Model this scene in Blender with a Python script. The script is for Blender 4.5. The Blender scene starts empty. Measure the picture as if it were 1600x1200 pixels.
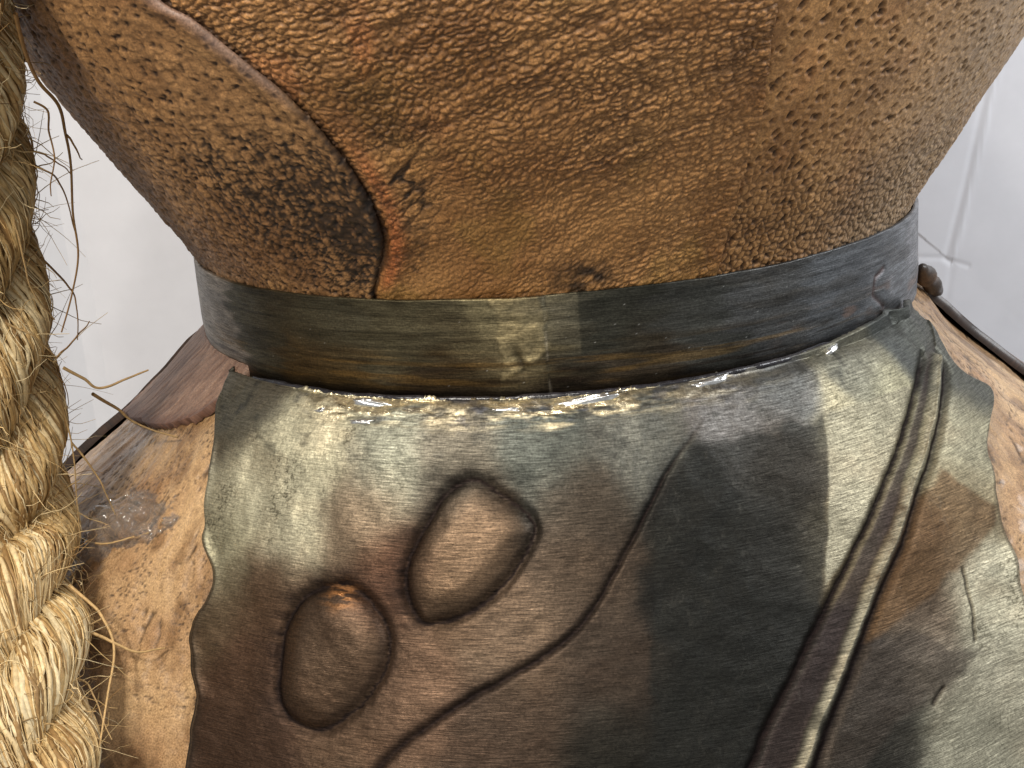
import bpy, math
import numpy as np
from mathutils import Matrix

# ------------------------------------------------------------------ camera, world, lamps, exposure
scene = bpy.context.scene
MM = 1e-3
PITCH, ROLL = 0.28729, 0.08453
CAM = (-0.00834, -0.22895, 0.04101)
cd = bpy.data.cameras.new("camera")
cam = bpy.data.objects.new("camera", cd)
scene.collection.objects.link(cam)
cd.sensor_fit = 'HORIZONTAL'
cd.sensor_width = 36.0
cd.lens = 36.0 * 2323.0 / 1600.0
cd.clip_start, cd.clip_end = 0.005, 20.0
fw = np.array([0, math.cos(PITCH), -math.sin(PITCH)])
rt = np.array([1.0, 0, 0]); up = np.cross(rt, fw)
r2 = math.cos(ROLL) * rt - math.sin(ROLL) * up
u2 = math.sin(ROLL) * rt + math.cos(ROLL) * up
cam.matrix_world = Matrix(((r2[0], u2[0], -fw[0], CAM[0]), (r2[1], u2[1], -fw[1], CAM[1]),
                           (r2[2], u2[2], -fw[2], CAM[2]), (0, 0, 0, 1)))
scene.camera = cam

world = bpy.data.worlds.new("World"); scene.world = world; world.use_nodes = True
bg = world.node_tree.nodes["Background"]
bg.inputs[0].default_value = (0.95, 0.97, 1.0, 1); bg.inputs[1].default_value = 0.36

def area(name, loc, target, size, power, color):
    l = bpy.data.lights.new(name, 'AREA'); l.shape = 'DISK'; l.size = size; l.energy = power; l.color = color
    o = bpy.data.objects.new(name, l); scene.collection.objects.link(o)
    d = np.array(target) - np.array(loc); d = d / np.linalg.norm(d)
    z = -d; x = np.cross([0, 1, 0.01], z); x /= np.linalg.norm(x); y = np.cross(z, x)
    o.matrix_world = Matrix(((x[0], y[0], z[0], loc[0]), (x[1], y[1], z[1], loc[1]), (x[2], y[2], z[2], loc[2]), (0, 0, 0, 1)))
    return o
area("ceiling_lamp", (-0.20, -0.34, 0.31), (0, -0.03, 0.0), 0.07, 2.15, (1.0, 0.92, 0.80))
area("front_fill", (-0.10, -0.62, 0.10), (0, -0.03, 0.0), 0.25, 0.6, (1.0, 0.92, 0.80))  # unseen soft fill added in front for the leather and rope facing down
area("spot_lamp_front", (-0.04, -0.33, 0.47), (0, -0.05, 0), 0.04, 0.9, (1.0, 0.95, 0.88))
area("spot_lamp_left", (-0.27, -0.22, 0.45), (0, -0.05, 0), 0.04, 1.1, (1.0, 0.96, 0.92))
area("right_fill", (0.42, -0.16, 0.26), (0.10, 0.12, -0.02), 0.24, 2.6, (0.95, 0.97, 1.0))  # unseen cool fill added at the right to brighten the board

vs = scene.view_settings
vs.view_transform = 'Standard'; vs.look = 'None'; vs.gamma = 1.0; vs.exposure = -0.2
vs.use_curve_mapping = False

# ------------------------------------------------------------------ numeric helpers
def lin(r, g, b):
    c = np.array([r, g, b]) / 255.0
    return np.where(c <= 0.04045, c / 12.92, ((c + 0.055) / 1.055) ** 2.4)
def sst(a, b, x):
    t = np.clip((x - a) / (b - a), 0, 1); return t * t * (3 - 2 * t)
def hsh(ix, iy, seed):
    ix = ix.astype(np.int64); iy = iy.astype(np.int64)
    h = (ix * 374761393 + iy * 668265263 + seed * 1442695041) & 0xFFFFFFFF
    h = ((h ^ (h >> 13)) * 1274126177) & 0xFFFFFFFF
    h = ((h ^ (h >> 16)) * 2246822519) & 0xFFFFFFFF
    return ((h ^ (h >> 15)) & 0xFFFFFF) / float(0xFFFFFF)
def vn(x, y, seed=0):
    x0 = np.floor(x); y0 = np.floor(y); fx = x - x0; fy = y - y0
    fx = fx ** 3 * (fx * (fx * 6 - 15) + 10); fy = fy ** 3 * (fy * (fy * 6 - 15) + 10)
    a = hsh(x0, y0, seed); b = hsh(x0 + 1, y0, seed); c = hsh(x0, y0 + 1, seed); d = hsh(x0 + 1, y0 + 1, seed)
    return 2 * ((a * (1 - fx) + b * fx) * (1 - fy) + (c * (1 - fx) + d * fx) * fy) - 1
def fbm(x, y, seed=0, oct=4, gain=0.5):
    v = 0; a = 1.0; t = 0
    for o in range(oct):
        v = v + a * vn(x * 2 ** o + 17.3 * o, y * 2 ** o - 9.1 * o, seed + o * 7); t += a; a *= gain
    return v / t
def worley(x, y, seed=0, jit=0.9):
    x0 = np.floor(x); y0 = np.floor(y)
    f1 = np.full(x.shape, 9.0); f2 = np.full(x.shape, 9.0)
    for dx in (-1, 0, 1):
        for dy in (-1, 0, 1):
            cx = x0 + dx; cy = y0 + dy
            px = cx + 0.5 + jit * (hsh(cx, cy, seed) - 0.5); py = cy + 0.5 + jit * (hsh(cx, cy, seed + 91) - 0.5)
            d = np.hypot(px - x, py - y)
            f2 = np.where(d < f1, f1, np.minimum(f2, d)); f1 = np.minimum(f1, d)
    return f1, f2
def worley_id(x, y, seed=0, jit=0.9):
    """nearest cell distance and that cell's own random number"""
    x0 = np.floor(x); y0 = np.floor(y); f1 = np.full(x.shape, 9.0); rid = np.zeros(x.shape)
    for dx in (-1, 0, 1):
        for dy in (-1, 0, 1):
            cx = x0 + dx; cy = y0 + dy
            d = np.hypot(cx + 0.5 + jit * (hsh(cx, cy, seed) - 0.5) - x, cy + 0.5 + jit * (hsh(cx, cy, seed + 91) - 0.5) - y)
            m = d < f1; f1 = np.where(m, d, f1); rid = np.where(m, hsh(cx, cy, seed + 53), rid)
    return f1, rid
def herm(zs, rs, z):
    zs = np.asarray(zs, float); rs = np.asarray(rs, float); z = np.clip(z, zs[0], zs[-1])
    m = np.gradient(rs, zs)
    i = np.clip(np.searchsorted(zs, z) - 1, 0, len(zs) - 2); h = zs[i + 1] - zs[i]; t = (z - zs[i]) / h
    return ((2*t**3-3*t**2+1)*rs[i] + (t**3-2*t**2+t)*h*m[i] + (-2*t**3+3*t**2)*rs[i+1] + (t**3-t**2)*h*m[i+1])
def seg_dist(x, y, pts):
    """distance to polyline, side sign (+ = left of travel), param 0..1"""
    best = np.full(x.shape, 1e9); sgn = np.zeros(x.shape); par = np.zeros(x.shape)
    n = len(pts) - 1
    for i in range(n):
        ax, ay = pts[i]; bx, by = pts[i + 1]; dx, dy = bx - ax, by - ay
        t = np.clip(((x - ax) * dx + (y - ay) * dy) / (dx * dx + dy * dy), 0, 1)
        ex = x - ax - t * dx; ey = y - ay - t * dy; d = np.hypot(ex, ey)
        m = d < best; best = np.where(m, d, best)
        sgn = np.where(m, np.sign(dx * ey - dy * ex), sgn); par = np.where(m, (i + t) / n, par)
    return best, sgn, par
def smooth_pts(pts, n=6, closed=False):
    P = np.array(pts, float); out = []
    N = len(P); rng_ = range(N if closed else N - 1)
    for i in rng_:
        p0 = P[(i - 1) % N] if closed or i > 0 else P[i]; p1 = P[i]; p2 = P[(i + 1) % N]
        p3 = P[(i + 2) % N] if closed or i + 2 < N else P[(i + 1) % N]
        for k in range(n):
            t = k / n
            out.append(0.5 * ((2*p1) + (-p0+p2)*t + (2*p0-5*p1+4*p2-p3)*t*t + (-p0+3*p1-3*p2+p3)*t**3))
    if closed: out.append(out[0])
    else: out.append(P[-1])
    return np.array(out)
def inside(x, y, poly):
    r = np.zeros(x.shape, bool); n = len(poly)
    for i in range(n):
        ax, ay = poly[i]; bx, by = poly[(i + 1) % n]
        if ay == by: continue
        c = ((ay > y) != (by > y)) & (x < (bx - ax) * (y - ay) / (by - ay) + ax); r ^= c
    return r
def signed(x, y, poly):
    d, _, _ = seg_dist(x, y, np.vstack([poly, poly[:1]])); return np.where(inside(x, y, poly), d, -d)

# ------------------------------------------------------------------ object helpers
COL = scene.collection
def link_mesh(name, V, F, mat, parent=None, attrs=None, smooth=True, flat_tris=False):
    me = bpy.data.meshes.new(name)
    V = np.asarray(V, np.float32) * MM; F = np.asarray(F, np.int32); k = F.shape[1]
    me.vertices.add(len(V)); me.vertices.foreach_set("co", V.ravel())
    me.loops.add(F.size); me.loops.foreach_set("vertex_index", F.ravel())
    me.polygons.add(len(F)); me.polygons.foreach_set("loop_start", np.arange(0, F.size, k, dtype=np.int32))
    me.update(calc_edges=True)
    me.polygons.foreach_set("use_smooth", np.full(len(F), smooth))
    for n, a in (attrs or {}).items():
        a = np.asarray(a, np.float32)
        if a.ndim == 1: me.attributes.new(n, 'FLOAT', 'POINT').data.foreach_set("value", a)
        elif n == 'tint':
            c = np.ones((len(a), 4), np.float32); c[:, :3] = a
            me.attributes.new(n, 'FLOAT_COLOR', 'POINT').data.foreach_set("color", c.ravel())
        else: me.attributes.new(n, 'FLOAT_VECTOR', 'POINT').data.foreach_set("vector", a.ravel())
    me.materials.append(mat)
    o = bpy.data.objects.new(name, me); COL.objects.link(o)
    if parent: o.parent = parent
    return o
def grid_faces(nv, nu):
    i = np.arange(nv - 1)[:, None] * nu + np.arange(nu - 1)[None]
    return np.stack([i, i + 1, i + 1 + nu, i + nu], -1)
def grid_normals(P):
    du = np.gradient(P, axis=1); dv = np.gradient(P, axis=0)
    n = np.cross(du, dv); return n / (np.linalg.norm(n, axis=-1, keepdims=True) + 1e-12)
def grid(name, P, mat, parent=None, attrs=None, thick=0.0, split=None, flip=False):
    """P: (nv,nu,3) mm. thick > 0 closes the border with a rim turned inward. split: {name: face mask}"""
    nv, nu = P.shape[:2]; V = P.reshape(-1, 3); F = grid_faces(nv, nu)
    A = {k: (a.reshape(nv * nu, -1).squeeze() if a.ndim == 2 else a.reshape(nv * nu, a.shape[-1])) for k, a in (attrs or {}).items()}
    idx = np.arange(nv * nu).reshape(nv, nu)
    out = {}
    parts = {}
    Fm = F.reshape(-1, 4); rest = np.ones(len(Fm), bool)
    for k, m in (split or {}).items():
        m = m.reshape(-1) & rest; rest &= ~m; parts[k] = Fm[m]
    base = Fm[rest]
    if thick > 0:
        N = grid_normals(P)
        loop = np.concatenate([idx[0, :-1], idx[:-1, -1], idx[-1, :0:-1], idx[:0:-1, 0]])
        n0 = len(V); V = np.vstack([V, V[loop] - N.reshape(-1, 3)[loop] * thick])
        for k in A: A[k] = np.concatenate([A[k], A[k][loop]])
        j = np.arange(len(loop)); j2 = (j + 1) % len(loop)
        base = np.vstack([base, np.stack([loop[j2], loop[j], n0 + j, n0 + j2], -1)])
    def sub(nm, Fs, par):
        u, inv = np.unique(Fs, return_inverse=True)
        return link_mesh(nm, V[u], inv.reshape(-1, 4), mat, par, {k: a[u] for k, a in A.items()})
    o = sub(name, base, parent)
    for k, Fs in parts.items():
        c = sub(k.split('.')[0], Fs, o)
        out[k] = c
    return (o, out) if split else o
def tubes(lines, radii, sides=6):
    """lines (n,k,3), radii (n,k) -> V,F"""
    n, k = lines.shape[:2]
    T = np.gradient(lines, axis=1); T /= np.linalg.norm(T, axis=-1, keepdims=True) + 1e-9
    ref = np.zeros_like(T); ref[..., 1] = 1; ref[..., 0] = 0.35
    A = np.cross(T, ref); A /= np.linalg.norm(A, axis=-1, keepdims=True) + 1e-9; B = np.cross(T, A)
    an = np.arange(sides) * 2 * np.pi / sides
    V = lines[:, :, None] + radii[:, :, None, None] * (np.cos(an)[:, None] * A[:, :, None] + np.sin(an)[:, None] * B[:, :, None])
    b = (np.arange(n)[:, None, None] * k + np.arange(k - 1)[None, :, None]) * sides
    s = np.arange(sides)[None, None]; s2 = (s + 1) % sides
    F = np.stack([b + s, b + s2, b + sides + s2, b + sides + s], -1).reshape(-1, 4)
    return V.reshape(-1, 3), F
def empty(name, loc=(0, 0, 0)):
    o = bpy.data.objects.new(name, None); o.empty_display_size = 0.02; COL.objects.link(o); o.location = loc
    return o
def tag(o, label=None, cat=None, group=None, kind=None):
    if label: o['label'] = label
    if cat: o['category'] = cat
    if group: o['group'] = group
    if kind: o['kind'] = kind
    return o

def polar(r, th, z): return np.stack([r * np.sin(th), -r * np.cos(th), z + 0 * th], -1)

# ------------------------------------------------------------------ materials
class NT:
    def __init__(s, name):
        s.m = bpy.data.materials.new(name); s.m.use_nodes = True; s.t = s.m.node_tree
        s.b = s.t.nodes["Principled BSDF"]
    def n(s, typ, **kw):
        x = s.t.nodes.new(typ)
        for k, v in kw.items(): setattr(x, k, v)
        return x
    def l(s, a, b): s.t.links.new(a, b)
    def math(s, op, a, b=None, clamp=False):
        x = s.n('ShaderNodeMath', operation=op); x.use_clamp = clamp
        for i, v in enumerate((a, b)):
            if v is None: continue
            if isinstance(v, (int, float)): x.inputs[i].default_value = v
            else: s.l(v, x.inputs[i])
        return x.outputs[0]
    def ramp(s, a, lo, hi, o0, o1):
        x = s.n('ShaderNodeMapRange'); s.l(a, x.inputs[0])
        for i, v in enumerate((lo, hi, o0, o1)): x.inputs[1 + i].default_value = v
        return x.outputs[0]
    def noise(s, vec, scale, sx=1, sy=1, detail=4, rough=0.6):
        mp = s.n('ShaderNodeMapping'); mp.inputs['Scale'].default_value = (sx, sy, 1); s.l(vec, mp.inputs[0])
        x = s.n('ShaderNodeTexNoise'); x.inputs['Scale'].default_value = scale; x.inputs['Detail'].default_value = detail
        x.inputs['Roughness'].default_value = rough; s.l(mp.outputs[0], x.inputs[0]); return x.outputs[0]
    def mul_color(s, col, fac):
        x = s.n('ShaderNodeVectorMath', operation='SCALE'); s.l(col, x.inputs[0]); s.l(fac, x.inputs['Scale']); return x.outputs[0]
    def bump(s, h, strength, dist):
        x = s.n('ShaderNodeBump'); x.inputs['Strength'].default_value = strength; x.inputs['Distance'].default_value = dist
        s.l(h, x.inputs['Height']); s.l(x.outputs[0], s.b.inputs['Normal'])

def leather_material(name, fine=1.0):
    a = NT(name)
    tint = a.n('ShaderNodeAttribute', attribute_name='tint').outputs['Color']
    sz = a.n('ShaderNodeAttribute', attribute_name='sz').outputs['Vector']
    rg = a.n('ShaderNodeAttribute', attribute_name='rough').outputs['Fac']
    n1 = a.noise(sz, 4.2, detail=6); n2 = a.noise(sz, 1.1, detail=4)
    f = a.math('MULTIPLY', a.ramp(n1, 0.3, 0.7, 0.52, 1.42), a.ramp(n2, 0.3, 0.7, 0.82, 1.16))
    a.l(a.mul_color(tint, f), a.b.inputs['Base Color'])
    a.l(a.math('ADD', rg, a.ramp(n1, 0.3, 0.7, -0.07, 0.07)), a.b.inputs['Roughness'])
    a.b.inputs['Specular IOR Level'].default_value = 0.45
    a.bump(a.math('ADD', n1, a.noise(sz, 11.0, detail=3)), 0.5 * fine, 0.00012)
    return a.m
def metal_material(name):
    a = NT(name)
    tint = a.n('ShaderNodeAttribute', attribute_name='tint').outputs['Color']
    sz = a.n('ShaderNodeAttribute', attribute_name='sz').outputs['Vector']
    rg = a.n('ShaderNodeAttribute', attribute_name='rough').outputs['Fac']
    br = a.noise(sz, 1.0, 0.35, 5.5, detail=5, rough=0.65)
    br2 = a.noise(sz, 1.0, 1.1, 13.0, detail=3, rough=0.6)
    gr = a.noise(sz, 3.0, detail=6, rough=0.7)
    f = a.math('MULTIPLY', a.ramp(br, 0.3, 0.7, 0.5, 1.5), a.ramp(gr, 0.3, 0.7, 0.58, 1.42))
    f = a.math('MULTIPLY', f, a.ramp(br2, 0.3, 0.7, 0.75, 1.25))
    a.l(a.mul_color(tint, f), a.b.inputs['Base Color'])
    a.l(a.math('ADD', rg, a.ramp(br, 0.3, 0.7, 0.10, -0.08), True), a.b.inputs['Roughness'])
    a.b.inputs['Metallic'].default_value = 0.85
    a.b.inputs['Specular IOR Level'].default_value = 0.4
    a.bump(a.math('ADD', a.math('ADD', br, br2), a.math('MULTIPLY', gr, 0.8)), 0.45, 0.00008)
    return a.m
def simple_material(name, col, rough=0.5, metal=0.0, var=0.3, scale=400, bump=0.2):
    a = NT(name)
    co = a.n('ShaderNodeTexCoord').outputs['Object']
    n1 = a.noise(co, scale, detail=5)
    rgb = a.n('ShaderNodeRGB'); rgb.outputs[0].default_value = (*col, 1)
    a.l(a.mul_color(rgb.outputs[0], a.ramp(n1, 0.3, 0.7, 1 - var, 1 + var)), a.b.inputs['Base Color'])
    a.b.inputs['Roughness'].default_value = rough; a.b.inputs['Metallic'].default_value = metal
    a.bump(n1, bump, 0.0002)
    return a.m
M_LEATHER = leather_material("tanned_leather")
M_HIDE = leather_material("varnished_hide", 0.7)
M_HIDE.node_tree.nodes["Principled BSDF"].inputs["Coat Weight"].default_value = 0.3
M_HIDE.node_tree.nodes["Principled BSDF"].inputs["Coat Roughness"].default_value = 0.2
M_METAL = metal_material("patinated_metal")
M_SOLDER = simple_material("solder", (0.82, 0.82, 0.80), 0.24, 0.95, 0.25, 900, 0.5)
M_FLUX = simple_material("burnt_flux", (0.018, 0.017, 0.02), 0.22, 0.0, 0.5, 700, 0.6)
M_BOARD = simple_material("white_board", (0.70, 0.705, 0.74), 0.6, 0.0, 0.03, 120, 0.05)
def fibre_material():
    a = NT("sisal_fibre")
    tint = a.n('ShaderNodeAttribute', attribute_name='tint').outputs['Color']
    co = a.n('ShaderNodeTexCoord').outputs['Object']
    n = a.noise(co, 1500, 1, 1, detail=3)
    a.l(a.mul_color(tint, a.ramp(n, 0.3, 0.7, 0.8, 1.2)), a.b.inputs['Base Color'])
    a.b.inputs['Roughness'].default_value = 0.55; a.b.inputs['Specular IOR Level'].default_value = 0.3
    return a.m
M_FIBRE = fibre_material()
def glue_material():
    a = NT("clear_glue")
    a.b.inputs['Base Color'].default_value = (0.96, 0.92, 0.86, 1); a.b.inputs['Roughness'].default_value = 0.08
    a.b.inputs['Transmission Weight'].default_value = 0.92; a.b.inputs['IOR'].default_value = 1.46
    return a.m
M_GLUE = glue_material()

# ------------------------------------------------------------------ surfaces of the vessel (mm, theta = 0 faces the camera)
UP_Z=[-6,0,4,9,16,24,34,48,65,85]; UP_R=[53.6,54.2,56.4,59.7,64.2,69.3,75,81,87,91]
BODY_Z=[-130,-100,-80,-60,-48,-38,-30,-24,-19,-15.5,-12.6,-8]; BODY_R=[112,114,112,105.2,95,84.4,73.9,66.4,60.9,57.3,54.3,53.4]
PF_Z=[-80,-65,-52,-42,-33,-25,-20,-17.5,-16,-15,-14,-13,-12.2]; PF_R=[91.5,85.8,80.2,75.5,71,66.5,63.5,61.9,60.8,60.0,59.1,58.0,56.5]
def r_up(th, z): return herm(UP_Z, UP_R, z) + 0 * th
def r_base(th, z):
    return herm(BODY_Z, BODY_R, z) * (1 - .045 * sst(50, 95, np.degrees(th)) * sst(-12, -20, z))
def r_plate(th, z):
    w = sst(35, 78, np.abs(np.degrees(th)))
    return (1 - w) * herm(PF_Z, PF_R, z) + w * (r_base(th, z) + 2.2)
def r_body(th, z):
    w = sst(80, 62, np.abs(np.degrees(th)))
    return (1 - w) * r_base(th, z) + w * np.minimum(r_base(th, z), r_plate(th, z) - 2.0)
def r_band(th, z): return 55.0 - .25 * sst(-9, -12.6, z) + 0 * th
def lift(rf, th, z, h):
    """point on surface rf displaced by h along its normal"""
    e = 0.05
    P0 = polar(rf(th, z), th, z)
    dz = polar(rf(th, z + e), th, z + e) - P0
    dt = polar(rf(th + 1e-3, z), th + 1e-3, z) - P0
    n = np.cross(dt, dz); n /= np.linalg.norm(n, axis=-1, keepdims=True)
    return P0 + n * np.asarray(h)[..., None]
def spaced(*segs):
    """segs of (a,b,n) joined"""
    out = [np.linspace(a, b, n, endpoint=False) for a, b, n in segs]
    return np.concatenate(out + [[segs[-1][1]]])

# ------------------------------------------------------------------ setting: the white board behind
def build_board():
    xs = spaced((-420, -135, 20), (-135, -95, 160), (-95, 90, 20), (90, 135, 260), (135, 420, 20)); zs = spaced((-220, -90, 20), (-90, 40, 420), (40, 330, 20))
    X, Z = np.meshgrid(xs, zs)
    h = np.zeros_like(X)
    d, s, t = seg_dist(X, Z, [(119, 18), (113.2, -7), (109.1, -25.5), (104.7, -42.9)])
    h += 0.22 * np.exp(-(d / 1.1) ** 2) * (0.7 + 0.3 * vn(X, Z / 9, 3)) - 0.18 * np.exp(-((d * s + 1.8) / 0.9) ** 2)
    d, s, t = seg_dist(X, Z, [(104.7, -42.9), (102.3, -57.6), (100, -70)]); h -= 0.12 * np.exp(-(d / 1.0) ** 2)
    d, s, t = seg_dist(X, Z, [(90, -42.0), (96.7, -42.6), (101.5, -43.1), (108.3, -45.7)]); h -= 0.17 * np.exp(-(d / 0.7) ** 2)
    d, s, t = seg_dist(X, Z, [(106.3, -46.3), (116.1, -55.5), (122.8, -62.8), (140, -80)]); h += np.where(s > 0, 0.03 * d, 0) * np.exp(-d / 30)
    # two upright left folds, shaped in for soft shade: the board turns away beyond
    h += -0.30 * np.clip(-110.0 - X + 0.01 * Z, 0, 400) - 0.40 * np.clip(-115.5 - X, 0, 400)
    h += 0.25 * fbm(X / 40, Z / 40, 5)
    P = np.stack([X, 135 - h, Z], -1)
    o = grid("wall", P, M_BOARD, None, None, 0)
    tag(o, "white creased board standing behind the vessel", "wall", kind="structure")
build_board()

# ------------------------------------------------------------------ the vessel
vessel = tag(empty("leather_vessel"), "brown leather covered vessel with a narrow metal banded waist and embossed metal plate", "vessel")
SEAM_L = np.array([(-36,46),(-34.5,42),(-33.0,38.23),(-30.78,36.36),(-28.75,33.45),(-26.76,30.49),(-24.75,27.47),(-23.0,23.63),(-21.64,19.27),(-21.08,15.16),(-21.09,11.78),(-21.67,8.72),(-23.41,5.52),(-25.41,2.71),(-26.87,0.34),(-27.5,-6)])
SEAM_R = np.array([(17,46),(17.43,33.18),(17.99,26.43),(18.83,20.59),(18.73,14.51),(18.72,10.5),(19.04,5.39),(18.92,0.17),(18.3,-1.5),(18,-6)])
def seam(S, z):
    P = smooth_pts(S, 5); o = np.argsort(P[:, 1]); return np.interp(z, P[o, 1], P[o, 0])
RS = 66.0          # arc radius that turns degrees into mm of surface
def mixc(a, b, w): return a * (1 - w[..., None]) + b * w[..., None]

def leather_tints(crev, c_hi, c_lo, c_crev, blotch, k=0.8):
    c = mixc(np.broadcast_to(c_lo, crev.shape + (3,)), c_hi, np.clip(0.5 + 0.9 * blotch, 0, 1))
    return mixc(c, c_crev, np.clip(crev * k, 0, 1))

ZR = spaced((-5.5, 43, 400), (43, 85, 24))
def panel_mid():
    zs = ZR; u = np.linspace(0, 1, 480); Z = np.repeat(zs[:, None], 480, 1)
    tl = seam(SEAM_L, zs)[:, None] - 1.5; tr = seam(SEAM_R, zs)[:, None] + 0.0
    TH = tl + (tr - tl) * u; S = np.radians(TH) * RS
    wx = S + 0.9 * fbm(S / 5, Z / 5, 11); wz = Z + 0.7 * fbm(S / 5, Z / 5, 23)
    al = math.radians(24); wz = wz + 0.004 * S * np.abs(S)
    a = wx * math.cos(al) + wz * math.sin(al); b = -wx * math.sin(al) + wz * math.cos(al)
    f1, f2 = worley(a / 1.5, b / 0.66, 5); e1 = f2 - f1
    f1b, f2b = worley(a / 0.7, b / 0.42, 8); e2 = f2b - f1b
    bump1 = sst(0, 0.6, e1); bump2 = sst(0, 0.7, e2)
    ln = np.abs(fbm(a / 7, b / 0.9, 31, 4)); crease = np.exp(-(ln / 0.075) ** 2) * sst(-0.5, 0.3, vn(a / 9, b / 5, 77))
    ln2 = np.abs(fbm(a / 26, b / 3.4, 47, 3)); crease2 = np.exp(-(ln2 / 0.05) ** 2) * sst(-0.3, 0.3, vn(a / 14, b / 7, 79))
    roll = fbm(a / 6, b / 1.5, 49, 3)
    amp = 0.6 + 0.5 * sst(-0.5, 0.4, fbm(S / 14, Z / 9, 61)); amp = amp * (0.74 + 0.5 * sst(3, 30, Z))
    # a pinch of coarse wrinkles right of the left seam
    pw = np.exp(-((TH + 16.8) / 3.2) ** 2 - ((Z - 16.5) / 5.5) ** 2)
    pk = np.abs(fbm((S + 0.7 * Z) / 5, (Z - 0.6 * S) / 1.6, 5, 3)); pinch = pw * np.exp(-(pk / 0.13) ** 2)
    h = amp * (0.17 * bump1 + 0.09 * bump2 - 0.20 * crease - 0.12 * crease2 + 0.17 * roll) + 0.05 * fbm(S / 0.5, Z / 0.4, 3, 3) + 0.35 * fbm(S / 13, Z / 10, 4, 3) - 0.28 * pinch
    d_l = np.radians(TH - seam(SEAM_L, Z)) * RS
    h += 0.30 * np.exp(-((d_l - 2.6) / 1.7) ** 2) * sst(24, 15, Z) - 0.25 * sst(1.2, 0.0, d_l)
    d_r = np.radians(seam(SEAM_R, Z) - TH) * RS
    h += 0.10 * np.exp(-(d_r / 1.6) ** 2)
    crev = np.clip(amp * (0.42 * (1 - bump1) + 0.28 * (1 - bump2) + 0.4 * crease + 0.12 * crease2 - 0.08 * roll) + 0.8 * pinch, 0, 1)
    bl = fbm(S / 11, Z / 8, 71, 4) + 0.35 * vn(a / 5, b / 2, 9)
    c = leather_tints(crev, lin(186, 136, 82), lin(150, 104, 58), lin(56, 34, 18), bl, 0.7)
    c = mixc(c, c * np.array([0.92, 0.98, 0.85]), sst(0, 0.5, fbm(S / 9, Z / 9, 90)))
    red = np.exp(-((d_l - 1.9) / 1.3) ** 2) * sst(25, 16, Z) * sst(0.5, 3, Z) + 0.5 * sst(0.1, 0.6, fbm(S / 6, Z / 6, 33)) * sst(14, 26, Z) * sst(-8, -16, TH)
    c = mixc(c, lin(182, 96, 50), np.clip(0.62 * red, 0, 1) * (1 - 0.6 * crev))
    st = np.exp(-((TH - 1.0) / 3.6) ** 2 - ((Z - 1.8) / 2.6) ** 2) * (0.85 + 0.8 * vn(S / 1.2, Z / 1.0, 14))
    st = st + 0.55 * np.exp(-((d_l - 4.8) / 3) ** 2) * np.exp(-((Z - 9) / 8) ** 2) * sst(0.1, 0.7, fbm(S / 0.9, Z / 0.7, 15, 3) + 0.25) + 0.8 * pinch
    c = mixc(c, lin(30, 24, 18), np.clip(st, 0, 0.88))
    c = mixc(c, lin(60, 40, 26), 0.9 * sst(0.9, -0.2, d_l))
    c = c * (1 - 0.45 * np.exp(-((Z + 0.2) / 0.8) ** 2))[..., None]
    rg = np.clip(0.42 + 0.18 * crev - 0.07 * bump1 + 0.06 * bl, 0.3, 0.8)
    P = lift(r_up, np.radians(TH), Z, h)
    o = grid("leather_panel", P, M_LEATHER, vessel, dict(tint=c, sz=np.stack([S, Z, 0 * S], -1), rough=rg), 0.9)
    o['label'] = "wrinkled middle leather panel with diagonal creases"
panel_mid()

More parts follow.
